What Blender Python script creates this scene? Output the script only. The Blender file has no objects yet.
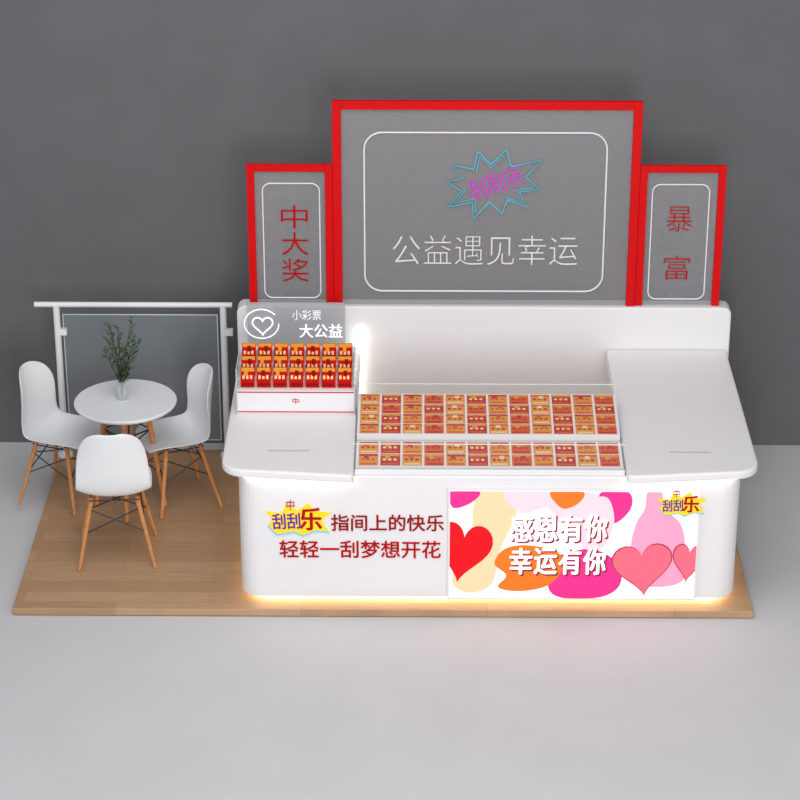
import bpy, math, random
from mathutils import Vector, Matrix
random.seed(4)
C = bpy.context
scene = C.scene
scene.view_settings.view_transform = 'Standard'

def lin(c):
    return tuple(((x/255)/12.92 if x/255 <= .04045 else ((x/255+.055)/1.055)**2.4) for x in c)

def mat(name, rgb, rough=.5, metal=0, emit=0, alpha=1, noise=0, nscale=200, coat=0, spec=.3):
    m = bpy.data.materials.new(name); m.use_nodes = True
    nt = m.node_tree; b = nt.nodes['Principled BSDF']
    col = (*lin(rgb), 1)
    b.inputs['Base Color'].default_value = col
    b.inputs['Roughness'].default_value = rough
    b.inputs['Metallic'].default_value = metal
    b.inputs['Coat Weight'].default_value = coat
    b.inputs['Specular IOR Level'].default_value = spec
    if emit:
        b.inputs['Emission Color'].default_value = col
        b.inputs['Emission Strength'].default_value = emit
    b.inputs['Alpha'].default_value = alpha
    if noise:
        tc = nt.nodes.new('ShaderNodeTexCoord'); n = nt.nodes.new('ShaderNodeTexNoise')
        n.inputs['Scale'].default_value = nscale; n.inputs['Detail'].default_value = 3
        r = nt.nodes.new('ShaderNodeValToRGB')
        r.color_ramp.elements[0].position = .35; r.color_ramp.elements[1].position = .65
        r.color_ramp.elements[0].color = (*[x*(1-noise) for x in col[:3]], 1)
        r.color_ramp.elements[1].color = (*[min(1, x*(1+noise)) for x in col[:3]], 1)
        nt.links.new(tc.outputs['Object'], n.inputs['Vector'])
        nt.links.new(n.outputs['Fac'], r.inputs['Fac'])
        nt.links.new(r.outputs['Color'], b.inputs['Base Color'])
    return m

WHITE = mat('white_lacquer', (229,228,230), .4)
WHITE2 = mat('white_plastic', (230,233,236), .4)
RED = mat('red_frame_paint', (206,1,6), .55, spec=.15)
GREYP = mat('grey_tinted_acrylic', (172,172,175), .45, noise=.12, nscale=60, alpha=.30)
WALLM = mat('grey_wall_paint', (102,102,105), .95, noise=.03, nscale=3, spec=.1)
FLOORM = mat('grey_floor_paint', (196,196,199), .8, noise=.015, nscale=2, spec=.15)
LINEM = mat('white_line_neon', (225,225,228), .4, emit=.1)
TXTW = mat('letter_white', (215,215,218), .4, emit=.1)
TXTR = mat('letter_red', (178,8,14), .6, spec=.1)
TXTD = mat('letter_dark_red', (150,20,26), .6, spec=.1)
CYAN = mat('neon_cyan', (84,176,198), .4, emit=.12)
MAG = mat('neon_magenta', (190,50,185), .5, emit=.35, spec=.1)
WARM = mat('led_warm', (255,226,176), .5, emit=7)
COOL = mat('led_white', (255,246,230), .5, emit=7)
WELL = mat('led_strip_soft', (255,246,230), .5, emit=3)
GLASS = mat('clear_glass', (225,235,238), .05, alpha=.035, spec=.5)
RGLASS = mat('railing_glass', (190,208,216), .05, alpha=.10, spec=.5)
GEDGE = mat('glass_edge', (225,235,235), .1, alpha=.6)
ACRY = mat('frosted_acrylic', (190,192,196), .3, alpha=.5)
LEG = mat('beech_wood_leg', (196,134,80), .5, noise=.1, nscale=30)
METAL = mat('dark_steel', (70,70,74), .35, metal=.8)
LEAF = mat('leaf_green', (62,92,58), .6, noise=.25, nscale=40)
STEM = mat('stem_brown', (78,70,48), .7)
SLOT = mat('slot_grey', (185,185,187), .6)

# wood planks
WOOD = bpy.data.materials.new('oak_plank'); WOOD.use_nodes = True
nt = WOOD.node_tree; b = nt.nodes['Principled BSDF']; b.inputs['Roughness'].default_value = .5
tc = nt.nodes.new('ShaderNodeTexCoord')
br = nt.nodes.new('ShaderNodeTexBrick')
br.inputs['Scale'].default_value = 1; br.inputs['Brick Width'].default_value = 1.1; br.inputs['Row Height'].default_value = .125
br.inputs['Mortar Size'].default_value = .0012
br.inputs['Color1'].default_value = (*lin((188,153,119)), 1)
br.inputs['Color2'].default_value = (*lin((174,139,105)), 1)
br.inputs['Mortar'].default_value = (*lin((146,114,84)), 1)
nt.links.new(tc.outputs['Object'], br.inputs['Vector'])
mp = nt.nodes.new('ShaderNodeMapping'); mp.inputs['Scale'].default_value = (2, 40, 2)
nz = nt.nodes.new('ShaderNodeTexNoise'); nz.inputs['Scale'].default_value = 2; nz.inputs['Detail'].default_value = 5
nt.links.new(tc.outputs['Object'], mp.inputs['Vector']); nt.links.new(mp.outputs['Vector'], nz.inputs['Vector'])
rp = nt.nodes.new('ShaderNodeValToRGB')
rp.color_ramp.elements[0].position = .3; rp.color_ramp.elements[1].position = .7
rp.color_ramp.elements[0].color = (.84, .82, .80, 1); rp.color_ramp.elements[1].color = (1.0, 1.0, 1.0, 1)
nt.links.new(nz.outputs['Fac'], rp.inputs['Fac'])
mx = nt.nodes.new('ShaderNodeMixRGB'); mx.blend_type = 'MULTIPLY'; mx.inputs['Fac'].default_value = 1
nt.links.new(br.outputs['Color'], mx.inputs['Color1']); nt.links.new(rp.outputs['Color'], mx.inputs['Color2'])
nt.links.new(mx.outputs['Color'], b.inputs['Base Color'])

def empty(name, loc=(0,0,0), rz=0):
    e = bpy.data.objects.new(name, None); C.collection.objects.link(e)
    e.location = loc; e.rotation_euler = (0, 0, rz); e.empty_display_size = .1
    return e

def obj(name, verts, faces, m, parent=None, smooth=False, bevel=0, midx=None, seg=3):
    me = bpy.data.meshes.new(name); me.from_pydata([tuple(v) for v in verts], [], faces)
    mats = m if isinstance(m, list) else [m]
    for k in mats: me.materials.append(k)
    if midx:
        for p, i in zip(me.polygons, midx): p.material_index = i
    me.update()
    if smooth:
        for p in me.polygons: p.use_smooth = True
    o = bpy.data.objects.new(name, me); C.collection.objects.link(o)
    if parent: o.parent = parent
    if bevel:
        md = o.modifiers.new('bev', 'BEVEL'); md.width = bevel; md.segments = seg; md.limit_method = 'ANGLE'
        md.angle_limit = math.radians(50)
    return o

def box(name, x0,x1,y0,y1,z0,z1, m, parent=None, bevel=0):
    v = [(x0,y0,z0),(x1,y0,z0),(x1,y1,z0),(x0,y1,z0),(x0,y0,z1),(x1,y0,z1),(x1,y1,z1),(x0,y1,z1)]
    f = [(0,3,2,1),(4,5,6,7),(0,1,5,4),(1,2,6,5),(2,3,7,6),(3,0,4,7)]
    return obj(name, v, f, m, parent, bevel=bevel)

def roundpoly(pts, rads, n=8):
    out = []
    N = len(pts)
    for i in range(N):
        p = Vector(pts[i]); a = Vector(pts[i-1]); c = Vector(pts[(i+1)%N]); r = rads[i]
        if r <= 0: out.append(p); continue
        d1 = (a-p).normalized(); d2 = (c-p).normalized()
        ang = d1.angle(d2); t = r/math.tan(ang/2)
        s = p+d1*t; e = p+d2*t
        cen = p+(d1+d2).normalized()*(r/math.sin(ang/2))
        a0 = math.atan2(s.y-cen.y, s.x-cen.x); a1 = math.atan2(e.y-cen.y, e.x-cen.x)
        da = a1-a0
        while da > math.pi: da -= 2*math.pi
        while da < -math.pi: da += 2*math.pi
        for k in range(n+1):
            q = a0+da*k/n
            out.append(Vector((cen.x+r*math.cos(q), cen.y+r*math.sin(q))))
    return out

def prism(name, pts, z0, z1, m, parent=None, bevel=0, axis='z'):
    n = len(pts)
    if axis == 'z':
        v = [(p[0],p[1],z0) for p in pts]+[(p[0],p[1],z1) for p in pts]
    else:
        v = [(p[0],z0,p[1]) for p in pts]+[(p[0],z1,p[1]) for p in pts]
    f = [tuple(range(n))[::-1], tuple(range(n,2*n))]+[(i,(i+1)%n,n+(i+1)%n,n+i) for i in range(n)]
    o = obj(name, v, f, m, parent, bevel=bevel, seg=2)
    import bmesh
    bm = bmesh.new(); bm.from_mesh(o.data); bmesh.ops.recalc_face_normals(bm, faces=bm.faces); bm.to_mesh(o.data); bm.free()
    return o

def tube(name, paths, r, m, parent=None, cyclic=False, r1=None):
    cu = bpy.data.curves.new(name, 'CURVE'); cu.dimensions = '3D'; cu.bevel_depth = r; cu.bevel_resolution = 4
    cu.use_fill_caps = True
    for path in paths:
        s = cu.splines.new('POLY'); s.points.add(len(path)-1)
        for i, p in enumerate(path):
            s.points[i].co = (*p, 1)
            if r1: s.points[i].radius = 1+(r1/r-1)*i/(len(path)-1)
        s.use_cyclic_u = cyclic
    cu.materials.append(m)
    t = bpy.data.objects.new(name, cu); C.collection.objects.link(t)
    dg = C.evaluated_depsgraph_get(); me = bpy.data.meshes.new_from_object(t.evaluated_get(dg))
    bpy.data.objects.remove(t)
    o = bpy.data.objects.new(name, me); C.collection.objects.link(o)
    for p in me.polygons: p.use_smooth = True
    if parent: o.parent = parent
    return o

def text(name, s, x0,x1,z0,z1, y, m, parent=None, off=0, ext=.004, rot=0, bold=0):
    cu = bpy.data.curves.new(name, 'FONT'); cu.body = s; cu.size = 1; cu.offset = off; cu.extrude = .01
    t = bpy.data.objects.new(name, cu); C.collection.objects.link(t)
    dg = C.evaluated_depsgraph_get(); dg.update()
    me = bpy.data.meshes.new_from_object(t.evaluated_get(dg)); bpy.data.objects.remove(t)
    if not len(me.vertices): print('NO GLYPHS', s); return None
    xs = [v.co.x for v in me.vertices]; ys = [v.co.y for v in me.vertices]
    a,bq,c,d = min(xs),max(xs),min(ys),max(ys)
    cx,cz = (x0+x1)/2,(z0+z1)/2
    for v in me.vertices:
        u = ((v.co.x-a)/(bq-a)-.5)*(x1-x0); w = ((v.co.y-c)/(d-c)-.5)*(z1-z0)
        e = v.co.z
        v.co = (cx+u*math.cos(rot)-w*math.sin(rot), y-(ext if e > 0 else 0), cz+u*math.sin(rot)+w*math.cos(rot))
    me.materials.clear(); me.materials.append(m)
    if bold:   # thicken strokes by overlaying slightly shifted copies
        import bmesh
        bm = bmesh.new()
        for k,(dx,dz) in enumerate(((-bold,0),(bold,0),(0,bold*.6),(0,-bold*.6))):
            c2 = me.copy()
            for v in c2.vertices: v.co.x += dx; v.co.z += dz; v.co.y -= .0001*k
            bm.from_mesh(c2)
        bm.to_mesh(me); bm.free()
    o = bpy.data.objects.new(name, me); C.collection.objects.link(o)
    if parent: o.parent = parent
    return o

# ------------------------------------------------------------------ room
obj('floor', [(-14,-16,-.05),(14,-16,-.05),(14,2.25,-.05),(-14,2.25,-.05)], [(0,1,2,3)], FLOORM)
box('wall_back', -14,14,2.25,2.4,-.05,7, WALLM)
box('wood_platform', -2.8,1.56,-.08,2.05,-.045,0, WOOD, bevel=.004)

# ------------------------------------------------------------------ kiosk counter
K = empty('lottery_kiosk_counter', (0,0,0))
YB=1.69
U = [(-1.46,0),(1.46,0),(1.46,YB),(.82,YB),(.82,.98),(-.82,.98),(-.82,YB),(-1.46,YB)]
prism('counter_body', roundpoly(U, [.12,.12,0,0,0,0,0,0]), .04, .84, WHITE, K, bevel=.006)
U2 = [(-1.40,.05),(1.40,.05),(1.40,1.66),(.86,1.66),(.86,.94),(-.86,.94),(-.86,1.66),(-1.40,1.66)]
prism('toe_kick_light', roundpoly(U2, [.1,.1,0,0,0,0,0,0]), .001, .041, WARM, K)
for s in (-1,1):
    pts = [(s*1.55,-.04),(s*.785,-.12),(s*.785,YB-.005),(s*1.55,YB-.005)]
    prism('wing_top', roundpoly(pts, [.14,.03,0,.0]), .853, .905, WHITE, K, bevel=.012)
    ld = [(s*1.42,-.025),(s*.82,-.055),(s*.82,-.02),(s*1.42,.01)]
    prism('under_top_led', ld, .842, .8525, COOL, K)
    box('cheek_panel', *sorted((s*.785,s*.80)), .0,YB-.01,.80,.85, WHITE, K)
    box('cable_slot', s*1.17-.12, s*1.17+.12, .19,.202,.9055,.9065, SLOT, K)
bw = [(-1.57,.0),(1.57,.0),(1.57,1.19),(-1.57,1.19)]
prism('back_panel', roundpoly(bw,[0,0,.05,.05]), YB,YB+.13, WHITE, K, bevel=.01, axis='y')
box('well_led', -.79,-.775,YB-.045,YB-.005,.5,1.05, WELL, K)

# ------------------------------------------------------------------ showcase with tickets
S = empty('glass_ticket_showcase', (0,0,0))
box('showcase_tray', -.78,.78,.03,.90,.841,.852, WHITE, S)
box('showcase_front_rail', -.78,.78,.015,.03,.841,.875, WHITE, S, bevel=.003)
def board(name, y0,z0,y1,z1):
    v=[(-.775,y0,z0),(.775,y0,z0),(.775,y1,z1),(-.775,y1,z1),(-.775,y0,.853),(.775,y0,.853),(.775,y1,.853),(-.775,y1,.853)]
    return obj(name, v, [(0,1,2,3),(4,7,6,5),(0,4,5,1),(1,5,6,2),(2,6,7,3),(3,7,4,0)], WHITE, S)
board('low_board', .06,.868,.33,.905)
board('high_board', .36,.937,.78,1.004)
T_RED = mat('ticket_red',(186,18,14),.6,spec=.05); T_ORG=mat('ticket_orange',(208,84,22),.6,spec=.05); T_GOLD=mat('ticket_gold',(216,146,52),.6,spec=.05)
T_PALE=mat('ticket_pale',(234,204,146),.6,spec=.05); T_DK=mat('ticket_dark_red',(140,10,12),.6,spec=.05)
TM=[T_RED,T_ORG,T_GOLD,T_PALE,T_DK]
def tickets(name, frames, parent, styles):
    V=[];F=[];M=[]
    for (o,u,v,w,h,st) in frames:
        n=u.cross(v).normalized()
        base,band,patch,blob=styles[st]
        def q(a,b2,c,d,k,mi):
            i=len(V)
            for (s,t) in ((a,c),(b2,c),(b2,d),(a,d)): V.append(o+u*(s*w)+v*(t*h)+n*(.001+.0008*k))
            F.append((i,i+1,i+2,i+3)); M.append(mi)
        q(0.0,1,.02,.98,0,base)
        q(0.04,.96,.78,.96,1,band)
        for j in range(3): q(.12+.27*j,.28+.27*j,.42,.60,1,patch)
        q(.1,.9,.08,.22,1,blob)
        r=random.random()*.3
        q(.2+r,.45+r,.56,.84,2,blob if r>.12 else band)
    return obj(name,V,F,TM,parent,midx=M)
fr=[]
X=Vector((1,0,0)); cols=12; cw=1.53/cols
for (y0,z0,y1,z1,rows) in ((.075,.8705,.325,.9048,2),(.365,.9385,.775,1.0035,4)):
    for r in range(rows):
        t0=r/rows
        o0=Vector((0,y0+(y1-y0)*t0,z0+(z1-z0)*t0)); vv=Vector((0,y1-y0,z1-z0)); L=vv.length/rows; vv.normalize()
        for c in range(cols):
            fr.append((Vector((-.765+c*cw+.005,o0.y,o0.z)),X,vv,cw-.013,L*.98,(c+r*2)%4 if r%2 else (c*3+r)%4))
tickets('ticket_sheets', fr, S, [(2,0,1,1),(1,2,0,0),(2,1,0,3),(0,2,3,1)])
box('glass_front', -.778,.778,.03,.036,.876,1.03, GLASS, S)
box('glass_lid', -.778,.778,.03,.86,1.03,1.036, GLASS, S)
tube('glass_edges', [[(-.778,.03,1.033),(.778,.03,1.033)],[(-.778,.86,1.033),(.778,.86,1.033)]], .004, GEDGE, S)
for s in (-1,1): box('glass_side', *sorted((s*.778,s*.772)), .03,.86,.906,1.03, GLASS, S)

# ------------------------------------------------------------------ header sign
H = empty('lottery_header_sign', (0,0,0))
def sx(p): return (p-486.2)/160.5
def sz(p): return 1.185+(306-p)*.006626
YS=1.71
def frame(name,x0,x1,z0,z1,t,y0,y1):
    box(name+'_left', x0,x0+t,y0,y1,z0,z1,RED,H,bevel=.003); box(name+'_right', x1-t,x1,y0,y1,z0,z1,RED,H,bevel=.003)
    box(name+'_top', x0+t,x1-t,y0,y1,z1-t,z1,RED,H,bevel=.003)
    box(name+'_panel', x0+t,x1-t,y0+.02,y0+.028,z0,z1-t,GREYP,H)
ZB=1.191
frame('centre_frame', sx(333.5),sx(639.5),ZB,sz(101),.055,YS,YS+.035)
frame('side_frame', sx(247.5),sx(333.5)-.001,ZB,sz(163.5),.048,YS+.01,YS+.035)
frame('side_frame', sx(639.5)+.001,sx(725.5),ZB,sz(163.5),.048,YS+.01,YS+.035)
def rrect(name,x0,x1,z0,z1,r,y,w):
    p=roundpoly([(x0,z0),(x1,z0),(x1,z1),(x0,z1)],[r]*4)
    tube(name,[[(q[0],y,q[1]) for q in p]],w,LINEM,H,cyclic=True)
y1_=YS+.018; y2_=YS+.028
rrect('centre_outline',sx(365),sx(606),sz(291),sz(132),.11,y1_,.005)
rrect('side_outline',sx(263),sx(320),sz(299),sz(183),.05,y2_,.004)
rrect('side_outline',sx(653),sx(710),sz(299),sz(183),.05,y2_,.004)
text('slogan_letters','公益遇见幸运',sx(393),sx(580),sz(264),sz(234),y1_,TXTW,H,off=-.016,ext=.004)
for i,ch in enumerate('中大奖'):
    text('red_letter',ch,sx(281),sx(308),sz(228+i*27),sz(205+i*27),y2_,TXTR,H,off=-.006,ext=.003)
text('red_letter','暴',sx(668),sx(694),sz(230),sz(205),y2_,TXTR,H,off=-.012,ext=.003)
text('red_letter','富',sx(668),sx(694),sz(279),sz(255),y2_,TXTR,H,off=-.012,ext=.003)
burst=[(452,163),(474,168),(478,150),(491,163),(506,148),(511,165),(541,158),(526,175),(540,187),(520,190),(528,205),(508,198),(503,212),(490,200),(474,217),(473,200),(449,205),(462,189),(447,180),(464,176)]
tube('burst_neon',[[(sx(a),y1_-.005,sz(c)) for a,c in burst]],.0065,CYAN,H,cyclic=True)
inner=[[(sx(492+(a-492)*.86),y1_-.005,sz(181+(c-181)*.84)) for a,c in burst[i:i+4]] for i in (1,8,14)]
tube('burst_neon_inner',inner,.004,CYAN,H)
for i,ch in enumerate('刮刮乐'):
    text('burst_letters',ch,sx(470+i*18),sx(487+i*18),sz(197-i*6),sz(177-i*6),y1_,MAG,H,ext=.003,rot=.25,off=-.004)

# ------------------------------------------------------------------ front logo letters and LED screen
def ax(p): return (p-488)/171.0
def az(p): return .04+(597-p)/110*.73
L = K
text('slogan_line','指间上的快乐',ax(331),ax(443),az(530),az(514),-.001,TXTD,L,ext=.004,bold=.0018)
text('slogan_line','轻轻一刮梦想开花',ax(279),ax(440),az(557),az(540),-.001,TXTR,L,ext=.004,bold=.0018)
YEL=mat('logo_yellow',(250,214,40),.5,emit=.1); PUR=mat('logo_purple',(92,40,150),.5,emit=.1); CYL=mat('logo_blue',(90,190,230),.5,emit=.1)
def logo(parent,x,z,s,y):
    def P(a,c): return (x+a*s, z+c*s)
    bl=[P(-.5,-.1),P(-.35,-.28),P(-.05,-.22),P(.1,-.3),P(.3,-.2),P(.55,-.22),P(.42,0),P(.6,.16),P(.3,.18),P(.2,.34),P(.02,.2),P(-.2,.3),P(-.25,.14),P(-.55,.18),P(-.42,.02)]
    prism('logo_burst',bl,y-.002,y,YEL,parent,axis='y')
    tube('logo_outline',[[(p[0],y-.003,p[1]) for p in bl[:6]]],.012*s,CYL,parent)
    text('logo_word','刮刮',*[x-.42*s,x+.05*s],z-.16*s,z+.14*s,y-.0025,PUR,parent,ext=.002,rot=.05,bold=.006*s)
    text('logo_word2','乐',x+.05*s,x+.42*s,z-.18*s,z+.24*s,y-.0025,TXTR,parent,ext=.002,bold=.012*s)
    text('logo_top','中',x-.18*s,x-.04*s,z+.2*s,z+.4*s,y-.002,TXTR,parent,ext=.002)
logo(L,ax(297),az(520),.34,-.001)

D = empty('led_poster_screen',(0,0,0))
def sm(n,c,e=.36): return mat(n,c,.5,emit=e,spec=.1)
SCR=mat('screen_white',(244,238,240),.5,emit=.45)
SP=sm('screen_pink',(240,150,180)); SLP=sm('screen_light_pink',(244,196,206)); SMG=sm('screen_magenta',(212,50,130)); SOR=sm('screen_orange',(226,112,40)); SPE=sm('screen_peach',(242,196,156)); SRD=sm('screen_red',(210,20,30)); SPD=sm('screen_rose',(236,100,120)); SGL=sm('screen_outline',(170,70,90),.1)
x0,x1,z0,z1=ax(447),ax(697),az(597),az(487)
box('screen_frame',x0,x1,-.022,-.001,z0,z1,WHITE,D)
box('screen_face',x0+.012,x1-.012,-.024,-.0221,z0+.012,z1-.012,SCR,D)
def smooth(pts,n=6):
    out=[];N=len(pts)
    for i in range(N):
        p0,p1,p2,p3=[Vector(pts[(i+k-1)%N]) for k in range(4)]
        for k in range(n):
            t=k/n
            out.append(.5*((2*p1)+(p2-p0)*t+(2*p0-5*p1+4*p2-p3)*t*t+(3*p1-p0-3*p2+p3)*t**3))
    return out
def shape(name,pts,m,k,sm_=True):
    P=[(ax(a),az(c)) for a,c in pts]
    if sm_: P=smooth(P)
    P=[(min(max(a,x0+.012),x1-.012),min(max(c,z0+.012),z1-.012)) for a,c in P]
    y=-.024-.0006*k
    prism(name,P,y-.0005,y,m,D,axis='y')
shape('art_peach',[(478,489),(505,489),(515,510),(500,545),(492,580),(470,590),(452,580),(458,555),(470,530),(472,505)],SPE,1)
shape('art_magenta_a',[(449,489),(478,489),(470,500),(452,505)],SMG,2)
shape('art_pink_a',[(505,489),(585,489),(600,505),(590,525),(560,520),(545,505),(520,510)],SLP,2)
shape('art_orange_a',[(548,489),(580,489),(576,500),(560,505)],SOR,3)
shape('art_orange_b',[(494,560),(505,545),(530,542),(560,550),(562,566),(548,582),(520,588),(498,584),(506,572)],SOR,4)
shape('art_magenta_b',[(560,555),(590,545),(618,560),(620,582),(600,594),(560,594),(548,580)],SMG,3)
shape('art_magenta_c',[(598,489),(625,489),(628,505),(612,520),(598,510)],SMG,3)
shape('art_pink_b',[(588,500),(605,495),(612,520),(600,545),(580,540)],SLP,4)
shape('art_pink_bottle',[(644,489),(658,489),(661,505),(678,520),(684,545),(682,578),(640,580),(630,545),(634,520),(642,505)],SP,2)
def heart(cx,cy,w,h,m,k,rot=0):
    pts=[]
    for i in range(40):
        t=2*math.pi*i/40
        a=16*math.sin(t)**3/17; c=(13*math.cos(t)-5*math.cos(2*t)-2*math.cos(3*t)-math.cos(4*t))/15
        A=a*w/2;B=-c*h/2
        pts.append((cx+A*math.cos(rot)-B*math.sin(rot),cy+A*math.sin(rot)+B*math.cos(rot)))
    shape('art_heart',pts,m,k,False)
heart(462,545,62,62,SRD,6,.15)
heart(642,562,65,54,SGL,6,-.1); heart(642,562,62,51,SPD,7,-.1)
heart(688,556,36,40,SGL,8,.1); heart(688,556,33,37,SPD,9,.1)
SHD=sm('screen_letter_edge',(150,50,70),.02); SWT=sm('screen_letter_white',(255,252,250),.6)
def words(s,xa,xb,za,zb,y,m,bold):
    n=len(s); w=(xb-xa)/n
    for i,ch in enumerate(s):
        text('screen_word',ch,xa+i*w+.008,xa+(i+1)*w-.008,za,zb,y,m,D,ext=.0008,bold=bold)
for (s,a,c) in (('感恩有你',511,537),('幸运有你',544,570)):
    words(s,ax(509.5),ax(607.5),az(c+1.8),az(a+1.2),-.031,SHD,.006)
    words(s,ax(508),ax(606),az(c),az(a),-.0335,SWT,.0042)
logo(D,ax(677),az(501),.25,-.030)

# ------------------------------------------------------------------ ticket rack on left wing
R = empty('scratch_ticket_rack',(0,0,0))
rx0,rx1=-1.50,-.80
prof=[(.70,.906),(.70,1.06),(.74,1.06),(.80,1.06),(.80,1.10),(.88,1.10),(.88,1.15),(.96,1.15),(.96,1.21),(1.02,1.21),(1.02,.906)]
n=len(prof)
v=[(rx0,a,c) for a,c in prof]+[(rx1,a,c) for a,c in prof]
obj('rack_body',v,[tuple(range(n)),tuple(range(n,2*n))[::-1]]+[(i,n+i,n+(i+1)%n,(i+1)%n) for i in range(n)],WHITE,R)
fr=[]
for tier,(yy,zz) in enumerate(((.785,1.062),(.865,1.102),(.945,1.152))):
    for c in range(7):
        w=.68/7
        vv=Vector((0,.35,1)).normalized()
        fr.append((Vector((rx0+.012+c*w+.006,yy-.05,zz)),X,vv,w-.012,.125,0))
tickets('rack_tickets',fr,R,[(0,2,3,4)])
box('rack_red_line',rx0,rx1,.698,.6995,.915,.922,RED,R)
box('rack_red_line',rx0,rx1,.698,.6995,1.045,1.052,RED,R)
text('rack_logo','中',-1.17,-1.13,.97,1.01,.699,TXTR,R,ext=.001)
for s in (rx0-.006,rx1): box('rack_side',s,s+.006,.69,1.02,.906,1.20,GEDGE,R)

# ------------------------------------------------------------------ acrylic heart sign
A = empty('acrylic_charity_sign',(0,0,0))
box('acrylic_sheet',-1.50,-.88,1.645,1.655,.906,1.235,ACRY,A,bevel=.003)
AW=mat('acrylic_letter_white',(255,255,255),.4,emit=.5)
def wx(p): return (p-485.5)*15.15/2400
def wz(p): return 1.190+(310-p)*.0067
circ=[(wx(262)+.11*math.cos(t*math.pi/14),1.642,wz(325)+.10*math.sin(t*math.pi/14)) for t in range(3,29)]
tube('ring',[circ],.004,AW,A)
hp=[]
for i in range(32):
    t=2*math.pi*i/32
    hp.append((wx(263)+.065*math.sin(t)**3,1.642,wz(326)+(13*math.cos(t)-5*math.cos(2*t)-2*math.cos(3*t)-math.cos(4*t))*.0042))
tube('heart_line',[hp],.005,AW,A,cyclic=True)
text('charity_words','小彩票',wx(293),wx(322),wz(321),wz(311),1.644,AW,A,off=-.01,ext=.001)
text('charity_words','大公益',wx(300),wx(343),wz(339),wz(325),1.644,AW,A,ext=.001,bold=.0015)

# ------------------------------------------------------------------ railing
G = empty('glass_railing',(0,0,0))
WM=mat('white_powder_coat',(228,230,232),.35)
tube('handrail',[[(-2.90,1.95,1.09),(-1.62,1.95,1.09)]],.018,WM,G)
for px in (-2.76,-1.68):
    tube('post',[[(px,1.95,.005),(px,1.95,1.08)]],.022,WM,G)
    tube('post_foot',[[(px,1.95,.001),(px,1.95,.02)]],.05,WM,G)
    for zz in (.25,.88): box('glass_clip',px-.01,px+.06,1.93,1.97,zz,zz+.04,WM,G)
box('glass_pane',-2.72,-1.72,1.945,1.955,.12,1.02,RGLASS,G)
tube('pane_edge',[[(-2.72,1.95,.12),(-1.72,1.95,.12),(-1.72,1.95,1.02),(-2.72,1.95,1.02)]],.005,GEDGE,G,cyclic=True)

# ------------------------------------------------------------------ table
def cyl_profile(name,prof,m,parent,seg=48,loc=(0,0,0)):
    V=[];F=[]
    for (r,z) in prof:
        for i in range(seg):
            a=2*math.pi*i/seg; V.append((loc[0]+r*math.cos(a),loc[1]+r*math.sin(a),loc[2]+z))
    for j in range(len(prof)-1):
        for i in range(seg):
            F.append((j*seg+i,j*seg+(i+1)%seg,(j+1)*seg+(i+1)%seg,(j+1)*seg+i))
    F.append(tuple(range(seg))[::-1]); F.append(tuple(range((len(prof)-1)*seg,len(prof)*seg)))
    return obj(name,V,F,m,parent,smooth=False)
TB = empty('round_cafe_table',(-2.245,1.22,0),math.radians(45))
cyl_profile('table_top',[(.30,.722),(.315,.728),(.32,.738),(.32,.744),(.315,.75)],WHITE2,TB)
cyl_profile('leg_plate',[(.12,.70),(.12,.7215)],METAL,TB,32)
corners=[(1,1),(-1,1),(-1,-1),(1,-1)]
for i,(a,c) in enumerate(corners):
    tube('leg_%d'%(i+1),[[(a*.09,c*.09,.715),(a*.155,c*.155,.006)]],.02,LEG,TB,r1=.013)
tube('cross_struts',[[(.105*a,.105*c,.55),(-.13*a,-.13*c,.25)] for a,c in corners]+[[(a*.105,c*.105,.55),(d*.105,e*.105,.55)] for (a,c),(d,e) in zip(corners,corners[1:]+corners[:1])],.005,METAL,TB)

# ------------------------------------------------------------------ chairs
def chair(loc,rz,sc=1.0):
    E=empty('dining_chair',loc,rz); E.scale=(sc,sc,sc)
    prof=[(.235,.420,.155),(.215,.445,.195),(.14,.45,.218),(.02,.438,.228),(-.09,.434,.228),(-.155,.455,.226),(-.185,.515,.222),(-.20,.61,.217),(-.212,.71,.207),(-.226,.80,.183),(-.236,.865,.135),(-.24,.89,.06)]
    NV=12; V=[];F=[]
    for j,(y,z,w) in enumerate(prof):
        t=j/(len(prof)-1)
        back=min(1,max(0,(t-.35)*2.4))
        for i in range(NV+1):
            q=-1+2*i/NV
            bend=abs(q)**2.2
            V.append((w*q*(1-.03*bend), y+bend*.085*back*(1 if t<.8 else max(.15,1-(t-.8)*4)), z+bend*(.05*min(1,.35+t*2)*(1-back)+.02*back*(1-t))))
    for j in range(len(prof)-1):
        for i in range(NV):
            a=j*(NV+1)+i; F.append((a,a+1,a+NV+2,a+NV+1))
    o=obj('seat_shell',V,F,WHITE2,E,smooth=True)
    s=o.modifiers.new('sol','SOLIDIFY'); s.thickness=.009; s.offset=0
    s=o.modifiers.new('sub','SUBSURF'); s.levels=2; s.render_levels=2
    for i,(a,c) in enumerate(corners):
        tube('leg_%d'%(i+1),[[(a*.13,c*.11+.01,.425),(a*.22,c*.20,.005)]],.015,LEG,E,r1=.010)
    st=[]
    T=lambda a,c,z:(a*(.13+.09*(1-z/.425)),c*(.11+.09*(1-z/.425)),z)
    for (a,c),(d,e) in zip(corners,corners[1:]+corners[:1]):
        st.append([T(a,c,.36),T(d,e,.22)]); st.append([T(d,e,.36),T(a,c,.22)])
        st.append([(a*.14,c*.12,.415),(d*.14,e*.12,.415)])
    tube('wire_struts',st,.004,METAL,E)
    return E
chair((-2.69,1.36,0), math.radians(-112),1.0)
chair((-2.255,.60,0), math.radians(5),1.04)
chair((-1.94,1.33,0), math.radians(114),1.0)

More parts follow.
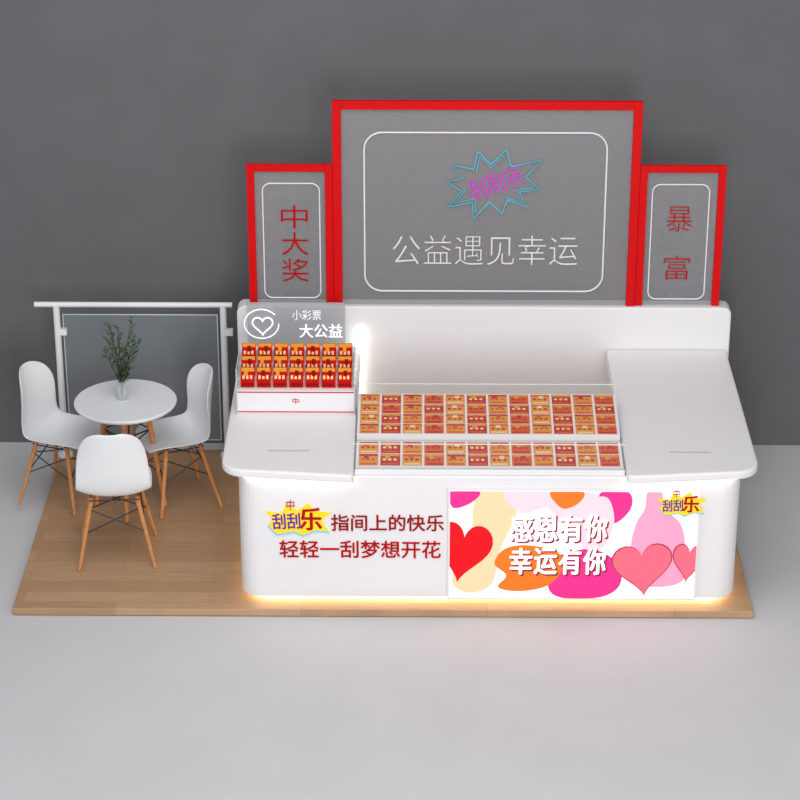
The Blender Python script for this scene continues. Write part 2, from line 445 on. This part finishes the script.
# ------------------------------------------------------------------ vase with olive branches
P = empty('olive_branch_vase',(-2.265,1.24,.7505))
VG=mat('vase_glass',(205,215,215),.08,alpha=.45)
cyl_profile('vase',[(.03,0),(.036,.01),(.036,.05),(.028,.08),(.022,.11),(.024,.12)],VG,P,24)
V=[];F=[];stems=[]
for k in range(11):
    az_=k*2.4; lean=random.uniform(.05,.26); hgt=random.uniform(.30,.54)
    path=[]
    for i in range(7):
        t=i/6; rr=lean*t**1.6*.5
        path.append(Vector((rr*math.cos(az_),rr*math.sin(az_),.01+hgt*t)))
    stems.append(path)
    for i in range(20):
        t=.28+.72*i/19; j=min(5,int(t*6)); base=path[j].lerp(path[j+1],t*6-j)
        aa=random.uniform(0,6.28); d=Vector((math.cos(aa),math.sin(aa),random.uniform(.3,1.1))).normalized()
        sd=d.cross(Vector((0,0,1))).normalized(); ln=random.uniform(.04,.06); w=.008
        b0=len(V); V+= [base,base+d*ln*.5+sd*w,base+d*ln,base+d*ln*.5-sd*w]; F.append((b0,b0+1,b0+2,b0+3))
tube('stems',stems,.0025,STEM,P)
obj('leaves',V,F,LEAF,P)

# ------------------------------------------------------------------ lights
w=bpy.data.worlds.new('world'); scene.world=w; w.use_nodes=True
w.node_tree.nodes['Background'].inputs[0].default_value=(.98,.98,1,1)
w.node_tree.nodes['Background'].inputs[1].default_value=.57
def area(name,loc,tgt,size,power,col=(1,1,1)):
    l=bpy.data.lights.new(name,'AREA'); l.size=size; l.energy=power; l.color=col
    o=bpy.data.objects.new(name,l); C.collection.objects.link(o); o.location=loc
    o.rotation_euler=(Vector(tgt)-Vector(loc)).to_track_quat('-Z','Y').to_euler()
area('softbox_top',(-1.2,-2.4,6.5),(-.2,-.5,0),4,175,(1,.98,.96))
area('added_front_fill',(1,-9,3.0),(0,-.3,.3),4,410,(1,.975,.965))  # unseen fill light, added low in front to brighten the upright faces

# ------------------------------------------------------------------ camera
cam=bpy.data.cameras.new('camera'); co=bpy.data.objects.new('camera',cam); C.collection.objects.link(co)
cam.lens=108; cam.sensor_width=36; cam.clip_end=100
co.location=(-.41,-12.36,7.09)
co.rotation_euler=(math.radians(65),0,math.radians(.5))
scene.camera=co
